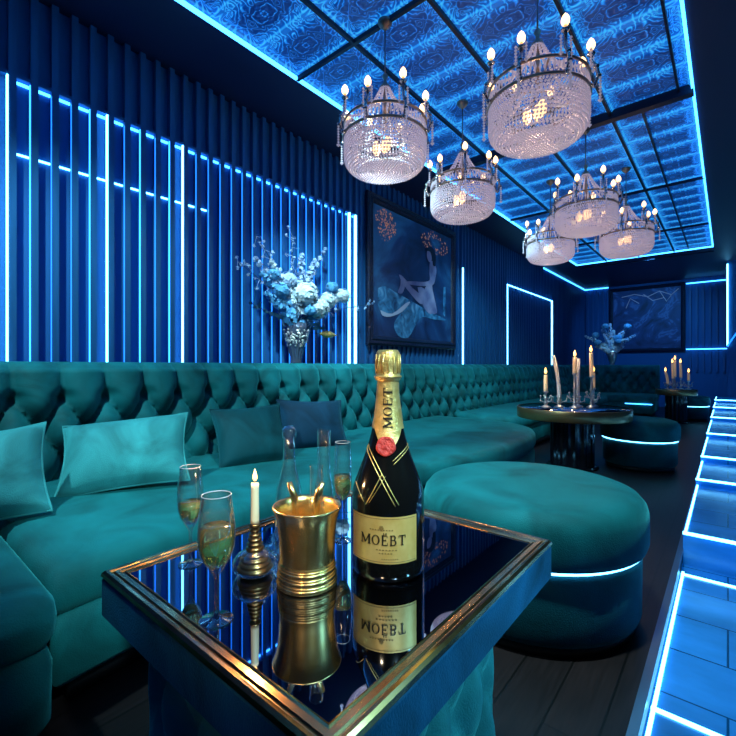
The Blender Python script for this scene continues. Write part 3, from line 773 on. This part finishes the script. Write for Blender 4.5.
# ------------------------------------------------------------------ chandeliers
RC=.255; ZB=-.95        # drum bottom below the ceiling (chandelier origin at canopy)
def chandelier(label,loc):
    t=thing('crystal_chandelier',label,'chandelier',loc,0,None)
    MB().lathe([(.001,0),(.045,-.001),(.047,-.012),(.036,-.03),(.018,-.045),(.010,-.055),(.001,-.056)],28).build('canopy','ring',t)
    MB().tube([(0,0,-.05),(0,0,-.36)],.005,8).build('rod','rod',t)
    h=MB(); h.lathe([(.001,-.33),(.012,-.335),(.020,-.35),(.010,-.37),(.012,-.39),(.030,-.41),(.034,-.425),(.014,-.445),(.012,-.50),(.022,-.53),(.012,-.56),(.010,-.66),(.001,-.67)],20); h.build('hub','ring',t)
    zr=ZB+.29
    r=MB()
    for z_,q in ((zr,RC+.002),(zr-.085,RC+.004)):
        r.lathe([(q-.004,z_-.006),(q+.006,z_-.006),(q+.008,z_),(q+.006,z_+.006),(q-.004,z_+.006),(q-.004,z_-.006)],64,cap0=False,cap1=False)
    for k in range(4): a=PI/4+k*PI/2; r.tube([(0,0,zr-.02),(RC*cos(a),RC*sin(a),zr)],.005,6)
    r.build('crown_ring','ring',t)
    n=84; rnd=random.Random(3)
    # crown swags of small beads from hub to ring
    sw=MB()
    for k in range(16):
        a=2*PI*k/16
        for i in range(25):
            f=i/24; rr=.022+(RC-.022)*f; z_=-.41+(zr+.41)*(1-(1-f)**2.1)
            for w_ in (-.02,.02) if k%2 else (0,): sw.bead((rr*cos(a+w_),rr*sin(a+w_),z_),.0085)
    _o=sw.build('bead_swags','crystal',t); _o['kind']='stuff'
    # band of upright drops between the rings
    bd=MB()
    for k in range(72):
        a=2*PI*k/72; bd.bead((RC*cos(a),RC*sin(a),zr-.042),.008,0,4.2)
    _o=bd.build('drop_band','crystal',t); _o['kind']='stuff'
    # beaded drum with rounded floor
    dr=MB(); prof=[]
    z_=zr-.10
    while z_>ZB+.085: prof.append((RC,z_)); z_-=.0165
    for i in range(1,7): a=PI/2*i/7; prof.append((RC-.085*(1-cos(a)),ZB+.085-.085*sin(a)+.004))
    rr=RC-.09
    while rr>.01: prof.append((rr,ZB-.006*(1-(rr/RC)**2)+.001)); rr-=.0165
    for i,(q,z_) in enumerate(prof):
        m_=max(4,int(2*PI*q/.0175))
        for j in range(m_):
            a=2*PI*(j+.5*(i%2))/m_; dr.bead((q*cos(a),q*sin(a),z_),.0092*(.92+.16*rnd.random()),0,1.05)
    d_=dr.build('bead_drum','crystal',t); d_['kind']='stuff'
    d2=MB()
    z_=zr-.11
    while z_>ZB+.06:
        for j in range(60):
            a=2*PI*(j+rnd.random()*.5)/60; d2.bead(((RC-.05)*cos(a),(RC-.05)*sin(a),z_),.0098)
        z_-=.021
    _o=d2.build('inner_bead_curtain','crystal',t); _o['kind']='stuff'
    for (x,y_,z_) in ((0,0,zr-.13),(.05,-.035,zr-.14),(-.045,-.03,zr-.14)):
        MB().ball((x,y_,z_),.024,12,8,0,1.9).build('inner_bulb','bulb_in',t)
    for k in range(8):
        a=2*PI*(k+.35)/8; ca,sa=cos(a),sin(a); am=MB()
        P=[(q*ca,q*sa,zr+z_) for q,z_ in ((RC,-.075),(RC+.025,-.09),(RC+.045,-.05),(RC+.035,.0),(RC+.012,.035),(RC+.010,.065+.045*(k%2)))]
        am.tube(P,.0095,8); [am.ball((q_[0],q_[1],q_[2]),.014,8,6) for q_ in P[1:4]]; c_=P[-1]
        am.lathe([(.001,0),(.018,.004),(.021,.010),(.010,.012),(.009,.03),(.001,.031)],14,c_)
        o=am.build('candle_arm','chrome_arm',t)
        bb=MB(); bb.lathe([(.001,.03),(.012,.032),(.0195,.045),(.0200,.060),(.014,.076),(.004,.088),(.0003,.092)],14,c_); bb.build('bulb','bulb',o)
        def string(x,y_,z_,n_,r0,nm):
            pr=[(.0008,0)]
            for i in range(n_):
                q=r0*(1 if i<n_-1 else 1.5); pr+=[(.0012,-.016*i),(q,-.016*i-.008)]
            pr+=[(.0008,-.016*n_-.006)]
            MB().lathe([(a_,b_) for a_,b_ in pr[::-1]],7,(x,y_,z_)).build(nm,'crystal',o)
        string((RC+.052)*ca,(RC+.052)*sa,zr-.04,9,.0085,'pendant')
        string((RC+.015)*ca-.026*sa,(RC+.015)*sa+.026*ca,zr+.09,6,.0075,'pendant')
        string((RC+.015)*ca+.026*sa,(RC+.015)*sa-.026*ca,zr+.09,6,.0075,'pendant')
    return t
c0=chandelier('nearest left crystal chandelier hanging just inside the ceiling edge',(-1.66,2.15,ZC+.006))
for (x,y_,lb) in ((-.80,2.40,'largest crystal chandelier, hanging top centre right under the ornate ceiling'),
    (-1.68,3.22,'second chandelier of the left row, above the far part of the painting'),
    (-1.00,4.30,'second chandelier of the right row, right of the tilted largest one'),
    (-1.60,5.25,'farthest left small crystal chandelier at the end of the row'),
    (-.86,5.45,'farthest right small crystal chandelier near the far ceiling')):
    dup(c0,(x,y_,ZC+.006),.3*x,lb)
CH=[(-1.66,2.15),(-.80,2.40),(-1.68,3.22),(-1.0,4.30),(-1.60,5.25),(-.86,5.45)]

# ------------------------------------------------------------------ paintings
def poly(mb,x,pts,mi=0):      # flat painted shape on the plane x, points (y,z)
    n=len(pts); mb.add([(x,a,b) for a,b in pts],[tuple(range(n))],mi,False)
pa=thing('framed_painting','large dark framed painting of a seated woman on draped blue cloth','painting',(WX+.03,0,0))
fy0,fy1,fz0,fz1=3.68,5.70,1.29,3.02
mb=MB()
def fl_(d,x): return [(x,fy0+d,fz0+d),(x,fy1-d,fz0+d),(x,fy1-d,fz1-d),(x,fy0+d,fz1-d)]
mb.loops([fl_(0,0),fl_(0,.035),fl_(.02,.05),fl_(.05,.045),fl_(.07,.055),fl_(.10,.035),fl_(.11,.02)],False,False,0,False)
mb.build('frame','frame',pa)
cv=MB(); poly(cv,.02,[(fy0+.1,fz0+.1),(fy1-.1,fz0+.1),(fy1-.1,fz1-.1),(fy0+.1,fz1-.1)]); cv=cv.build('canvas','canvas',pa)
SH=dict(hair=[(4.91, 2.62), (5.02, 2.67), (5.1, 2.63), (5.14, 2.54), (5.12, 2.42), (5.04, 2.44), (5.02, 2.52), (4.98, 2.58), (4.92, 2.58)],
face=[(4.92, 2.59), (4.99, 2.59), (5.03, 2.53), (5.02, 2.46), (4.97, 2.45), (4.92, 2.49), (4.91, 2.54)],
torso=[(4.99, 2.44), (5.12, 2.44), (5.17, 2.37), (5.13, 2.24), (5.06, 2.14), (5.12, 1.97), (5.18, 1.78), (4.92, 1.8), (4.84, 1.97), (4.87, 2.08), (4.99, 2.2), (4.98, 2.33)],
arm=[(5.06, 2.41), (5.14, 2.38), (5.12, 2.22), (5.03, 2.14), (4.77, 2.1), (4.49, 2.08), (4.42, 2.1), (4.56, 2.13), (4.87, 2.17), (5.0, 2.23)],
leg=[(4.28, 2.17), (4.36, 2.16), (4.57, 2.05), (4.79, 1.97), (4.81, 1.87), (4.7, 1.88), (4.49, 1.99), (4.34, 2.09)],
shin=[(4.32, 2.14), (4.37, 2.12), (4.41, 2.05), (4.35, 1.95), (4.26, 1.95), (4.31, 2.04)],
leg2=[(4.69, 2.07), (4.84, 2.08), (4.99, 1.92), (5.06, 1.77), (4.92, 1.78), (4.78, 1.9)],
cloth=[(3.88, 1.95), (4.02, 1.99), (4.24, 1.94), (4.56, 1.88), (4.92, 1.8), (5.45, 1.71), (5.09, 1.69), (4.82, 1.7), (4.66, 1.58), (4.49, 1.41), (4.28, 1.42), (4.19, 1.57), (4.42, 1.78), (4.19, 1.67), (3.98, 1.65), (3.88, 1.75)],
swoosh=[(3.92, 1.7), (4.15, 1.68), (4.42, 1.83), (4.53, 1.86), (4.35, 1.72), (4.11, 1.64), (3.96, 1.64)],
strip=[(5.37, 2.17), (5.43, 2.18), (5.41, 1.75), (5.35, 1.78)])
def sm(p): return spline(p+[p[0]],3)[:-1]
q=MB(); poly(q,.024,sm(SH['cloth'])); poly(q,.024,SH['strip']); q.build('painted_cloth','cloth_p',cv)
q=MB(); poly(q,.026,sm(SH['swoosh'])); q.build('painted_stroke','swoosh_p',cv)
q=MB(); poly(q,.027,sm(SH['torso'])); poly(q,.029,sm(SH['leg2'])); poly(q,.030,sm(SH['shin'])); poly(q,.031,sm(SH['leg'])); poly(q,.033,sm(SH['arm'])); poly(q,.035,[(4.985,2.46),(5.05,2.48),(5.07,2.38),(5.0,2.38)]); q.build('painted_figure','skin_p',cv); q=MB(); poly(q,.0355,sm(SH['face'])); q.build('painted_face','face_p',cv)
q=MB(); poly(q,.0345,sm(SH['hair'])); 
q.build('painted_hair','hair_p',cv)
q=MB(); rn=random.Random(5)
for (cy,cz,ry,rz_,n) in ((4.03,2.72,.20,.20,170),(5.15,2.74,.36,.15,150)):
    for i in range(n):
        a=rn.random()*2*PI; d=rn.random()**.7; y_,z_=cy+ry*d*cos(a),cz+rz_*d*sin(a); k=.004+.009*rn.random()
        if z_>fz1-.12 or y_>fy1-.12 or y_<fy0+.12: continue
        if cy>5 and d<.45: continue
        poly(q,.023,[(y_-k,z_),(y_,z_-k*1.3),(y_+k,z_),(y_,z_+k*1.3)])
q.build('painted_sparks','warm_p',cv)['kind']='stuff'

fp_=thing('framed_painting','big dark blue abstract painting on the far wall','painting',(0,YB-.03,0))
mb=MB()
def fl2(d,y_): return [(-2.50+d,-y_,1.42+d),(-.82-d,-y_,1.42+d),(-.82-d,-y_,3.15-d),(-2.50+d,-y_,3.15-d)]
mb.loops([fl2(0,-.02),fl2(0,.04),fl2(.05,.055),(fl2(.09,.03))],False,False,0,False); mb.build('frame','frame',fp_)
q=MB(); q.add(fl2(.08,.03),[(0,1,2,3)],0,False); cv2=q.build('canvas','canvas2',fp_)
q=MB()
for P in ([(-2.2,2.9),(-1.9,2.95),(-1.6,2.86),(-1.35,2.98),(-1.1,2.86),(-.95,3.0)],[(-1.35,2.98),(-1.2,2.7),(-1.1,2.86)],[(-1.7,2.93),(-1.5,2.75),(-1.25,2.8)],[(-2.1,2.6),(-2.0,2.85),(-1.8,2.7)]):
    q.tube([(a,-.034,b) for a,b in P],.010,4)
q.build('painted_vein','swoosh_p',cv2)

# ------------------------------------------------------------------ flower arrangements
def petalcluster(mb,c,r,n,rnd,size,sq=1.):
    for i in range(n):
        d=Vector((rnd.gauss(0,1),rnd.gauss(0,1),rnd.gauss(0,1)*sq)).normalized(); p=Vector(c)+Vector((d.x*r,d.y*r,d.z*r*sq))*(.75+.3*rnd.random())
        t=d.orthogonal().normalized(); b=d.cross(t); a0=rnd.random()*PI
        for k in range(4):
            a=a0+k*PI/2; e1=t*cos(a)+b*sin(a); e2=t*cos(a+PI/2)+b*sin(a+PI/2); s_=size*(.8+.4*rnd.random())
            vs=[p,p+e1*s_*.55+e2*s_*.4+d*s_*.15,p+e1*s_*1.05+d*s_*.05,p+e1*s_*.55-e2*s_*.4+d*s_*.15]
            mb.add(vs,[(0,1,2,3)],0,True)
def flowering(name,label,cat,base,head,kind,m,rnd,r=.07,sag=0,group=None):
    t=thing(name,label,cat,base,0,group); h=Vector(head)-Vector(base)
    mid_=Vector((h.x*.30,h.y*.30,h.z*.5)); P=spline([(0,0,0),tuple(mid_),tuple(h)],6)
    MB().tube(P,[.005-.003*i/(len(P)-1) for i in range(len(P))],6).build('stem','stem',t)
    f=MB()
    if kind=='ball': petalcluster(f,h,r,150,rnd,.30*r,.85); petalcluster(f,h,r*.8,60,rnd,.34*r,.85); f.ball(tuple(h),r*.6,10,8); 
    elif kind=='spike':
        for i,p in enumerate(P[4:]):
            k=i/(len(P)-5); petalcluster(f,p,r*(1-.72*k),int(26-12*k),rnd,.030*(1-.45*k))
    elif kind=='twig':
        for i,p in enumerate(P[4:]):
            pv=Vector(p)
            for q in range(3):
                d=Vector((rnd.gauss(0,.3),rnd.gauss(0,1),rnd.gauss(0,1))).normalized()*(.03+.05*rnd.random()); f.tube([p,tuple(pv+d)],.0016,4); petalcluster(f,tuple(pv+d),.010,3,rnd,.013)
    elif kind=='leaf':
        for i,p in enumerate(P[5:]):
            pv=Vector(p)
            for sg in (-1,1):
                d=Vector((.2,sg*.6,rnd.uniform(-.5,.5))).normalized(); w=d.orthogonal().normalized(); l=.085*(1-.04*i)
                f.add([pv,pv+d*l*.5+w*l*.28,pv+d*l,pv+d*l*.5-w*l*.28],[(0,1,2,3)],0,True)
    elif kind=='bud':
        d=(Vector(P[-1])-Vector(P[-3])).normalized(); f.tube([tuple(h+d*.20*(k/8-.5)) for k in range(9)],[.002,.018,.030,.036,.035,.029,.020,.010,.001],10)
    fo_=f.build({'ball':'bloom','spike':'florets','twig':'buds','leaf':'leaf','bud':'bud'}[kind],m,t)
    if kind in ('spike','twig'): fo_['kind']='stuff'
    return t
VX,VY,VZ=-2.99,2.562,1.075
vz=thing('flower_vase','ribbed silver glass vase of pale flowers on top of the banquette','vase',(VX,VY,VZ))
prof_v=[(.045,0),(.047,.006),(.044,.015),(.052,.06),(.070,.13),(.088,.20),(.096,.26),(.092,.31),(.095,.36)]
lp=[[(r*(1+.05*cos(14*2*PI*j/84))*cos(2*PI*j/84),r*(1+.05*cos(14*2*PI*j/84))*sin(2*PI*j/84),z) for j in range(84)] for r,z in prof_v+[(.088,.36),(.085,.31),(.04,.05)]]
MB().loops(lp,True,True).build('vase_body','vase_glass',vz)
rn=random.Random(8)
tex=MB()
for i in range(190):
    a=rn.random()*2*PI; z_=.15+.15*rn.random(); r=.07+(z_-.13)*.26; tex.ball((r*cos(a),r*sin(a),z_),.010,6,4)
tex.build('beaded_band','silver_bead' if 'silver_bead' in M else 'silver',vz)
FLW=[('hydrangea','big pale hydrangea head in the centre of the banquette bouquet','ball','petal_w',(-2.93,2.60,1.70),.125),
('hydrangea','pale hydrangea hanging lowest over the vase mouth','ball','petal_w',(-2.90,2.74,1.58),.105),
('hydrangea','pale hydrangea right of centre in the banquette bouquet','ball','petal_w',(-2.95,2.92,1.68),.085),
('hydrangea','pale round hydrangea at the right side of the banquette bouquet','ball','petal_w',(-2.96,3.12,1.75),.085),
('hydrangea','pale hydrangea upper left of the biggest bloom','ball','petal_l',(-2.97,2.44,1.80),.085),
('hydrangea','sky blue hydrangea low in the middle of the bouquet','ball','petal_b',(-2.87,2.62,1.545),.055),
('hydrangea','sky blue hydrangea at the right near the pale round one','ball','petal_b',(-2.97,3.0,1.82),.06),
('hydrangea','sky blue hydrangea left of centre in the bouquet','ball','petal_b',(-2.95,2.36,1.70),.075),
('hydrangea','sky blue hydrangea on the bouquet left flank','ball','petal_b',(-2.98,2.30,1.83),.065),
('delphinium','long pale delphinium spike reaching up and left','spike','petal_l',(-2.98,2.12,1.93),.075),
('delphinium','pale delphinium spike standing upright in the bouquet','spike','petal_l',(-2.98,2.62,2.06),.08),
('delphinium','lilac delphinium spike leaning slightly right of upright','spike','petal_l',(-2.98,2.78,2.04),.06),
('delphinium','sky blue delphinium spike reaching left over the slats','spike','petal_b',(-2.98,2.18,1.82),.075),
('delphinium','thick pointed delphinium spike at the upper right','spike','petal_l',(-2.98,2.92,2.18),.045),
('blossom_twig','bare blossom twig pointing far left from the bouquet','twig','petal_l',(-2.98,1.95,1.88),.03),
('blossom_twig','blossom twig with highest tip at the upper left','twig','petal_l',(-2.98,2.13,2.12),.03),
('blossom_twig','thin blossom twig pointing straight up','twig','petal_l',(-2.98,2.50,2.22),.03),
('blossom_twig','thin blossom twig reaching right towards the painting','twig','petal_l',(-2.98,3.62,1.73),.03),
('delphinium','sky blue delphinium spike lowest on the left flank of the bouquet','spike','petal_b',(-2.97,2.22,1.66),.075),
('delphinium','white delphinium spike crossing the left flank of the bouquet','spike','petal_w',(-2.95,2.26,1.93),.07),
('delphinium','white delphinium spike right behind the central hydrangea','spike','petal_w',(-3.0,2.72,1.90),.08),
('delphinium','short sky blue delphinium spike hanging under the right hydrangeas','spike','petal_b',(-2.95,2.88,1.55),.05),
('leafy_stem','drooping blue leafed stem at the lower left of the vase','leaf','leaf',(-2.96,2.08,1.55),.03),
('leafy_stem','blue leafed stem hanging right beside the vase','leaf','leaf',(-2.93,2.80,1.42),.03),
('flower_bud','pointed golden flower bud jutting right beside the vase','bud','bud',(-2.92,2.90,1.35),.03)]
for nm,lb,kd,m_,hd,r in FLW:
    flowering(nm,lb,nm.replace('_',' '),(VX+rn.uniform(-.02,.02),VY+rn.uniform(-.02,.02),VZ+.30),hd,kd,m_,rn,r)
FX,FY,FZ=-2.06,11.28,1.075
vz2=thing('flower_vase','small dark vase of blue flowers on the far banquette','vase',(FX,FY,FZ))
MB().lathe([(.05,0),(.052,.01),(.045,.03),(.07,.10),(.10,.2),(.105,.28),(.11,.33),(.10,.33),(.06,.12)],28).build('vase_body','silver',vz2)
for i in range(24):
    a=2*PI*i*.382; q=.06+.44*((i*7)%24)/24; dx=q*cos(a)*1.15; dz=.62+.36*q/.5*sin(a)+.05*((i*5)%3)
    k=['ball','spike','spike'][i%3]
    flowering('hydrangea' if k=='ball' else 'delphinium',('blue hydrangea' if k=='ball' else 'pale blue delphinium')+' among the flowers in the small far vase','hydrangea' if k=='ball' else 'delphinium',(FX,FY,FZ+.25),(FX+dx,FY-.04+.10*sin(3*a),FZ+dz),k,['petal_b','petal_l','petal_w'][i%3],rn,.075 if k=='ball' else .085,0,'blue hydrangeas in the far vase' if k=='ball' else 'delphiniums in the far vase')

# ------------------------------------------------------------------ lamps
def lamp(kind,loc,col,en,size=.05,rot=None,spot=None,blend=.6):
    l=bpy.data.lights.new(kind.lower()+'_lamp',kind); l.color=col; l.energy=en
    if kind!='SUN': l.shadow_soft_size=size
    if spot: l.spot_size=math.radians(spot); l.spot_blend=blend
    o=bpy.data.objects.new(kind.lower()+'_lamp',l); COL.objects.link(o); o.location=loc
    if rot is not None:
        o.rotation_euler=(Vector(rot)-Vector(loc)).to_track_quat('-Z','Y').to_euler()
    return o
for i,(x,y_) in enumerate(CH):
    lamp('POINT',(x,y_,2.41),(1,.62,.32),10,.03)
lamp('POINT',(-.790,.560,TZ+.235),(1,.55,.22),2.2,.008)
# added spots without fittings, brightening sofas, ottoman, table, flowers and far wall
lamp('SPOT',(-2.05,-.35,3.18),(.58,.97,1),330,.05,(-2.55,1.5,.6),70,.7)
lamp('SPOT',(-1.95,1.9,3.18),(.52,.92,1),330,.05,(-2.6,3.6,.6),75,.8)
lamp('SPOT',(-1.95,4.4,3.18),(.4,.85,1),170,.05,(-2.6,6.2,.6),80,.8)
lamp('SPOT',(.9,.1,2.6),(.58,.98,1),340,.08,(-1.66,1.14,.32),30,.55)
lamp('SPOT',(-.45,1.0,3.18),(.6,.98,1),430,.06,(-.78,1.95,.5),46,.8)
lamp('SPOT',(-.15,-.65,2.1),(1,.74,.42),60,.07,(-.64,.68,.72),24,.7)
lamp('SPOT',(-1.9,1.6,3.15),(.75,.9,1),70,.05,(-2.98,2.6,1.7),34,.6)
lamp('SPOT',(-1.5,9.8,3.15),(.35,.75,1),60,.04,(-2.06,11.28,1.8),28,.6)
lamp('SPOT',(-1.2,10.2,3.18),(.06,.40,1),170,.06,(-1.6,12.9,1.6),80,.8)
lamp('SPOT',(.9,1.3,1.9),(.25,.8,1),110,.08,(-.4,.75,.35),40,.6)

lamp('POINT',(MT[0]+.03,MT[1]-.1,1.30),(1,.6,.28),5,.02)
lamp('POINT',(MT[0]-.25,MT[1]-.45,1.02),(1,.6,.28),3,.02)
wd=bpy.data.worlds.new('world'); sc.world=wd; wd.use_nodes=True
wd.node_tree.nodes['Background'].inputs[0].default_value=(.01,.06,.2,1); wd.node_tree.nodes['Background'].inputs[1].default_value=.12

# ------------------------------------------------------------------ camera
cam=bpy.data.cameras.new('camera'); co=bpy.data.objects.new('camera',cam); COL.objects.link(co)
co.location=(0,0,1.05); co.rotation_euler=(PI/2,0,math.atan(360/430)); cam.sensor_width=36; cam.lens=36*430/736; cam.shift_y=-2/736; cam.clip_start=.02
sc.camera=co
sc.view_settings.view_transform='Standard'; sc.view_settings.look='None'
sc.cycles.caustics_reflective=False; sc.cycles.caustics_refractive=False
sc.cycles.sample_clamp_indirect=5; sc.cycles.use_denoising=True
sc.cycles.max_bounces=12; sc.cycles.transparent_max_bounces=12
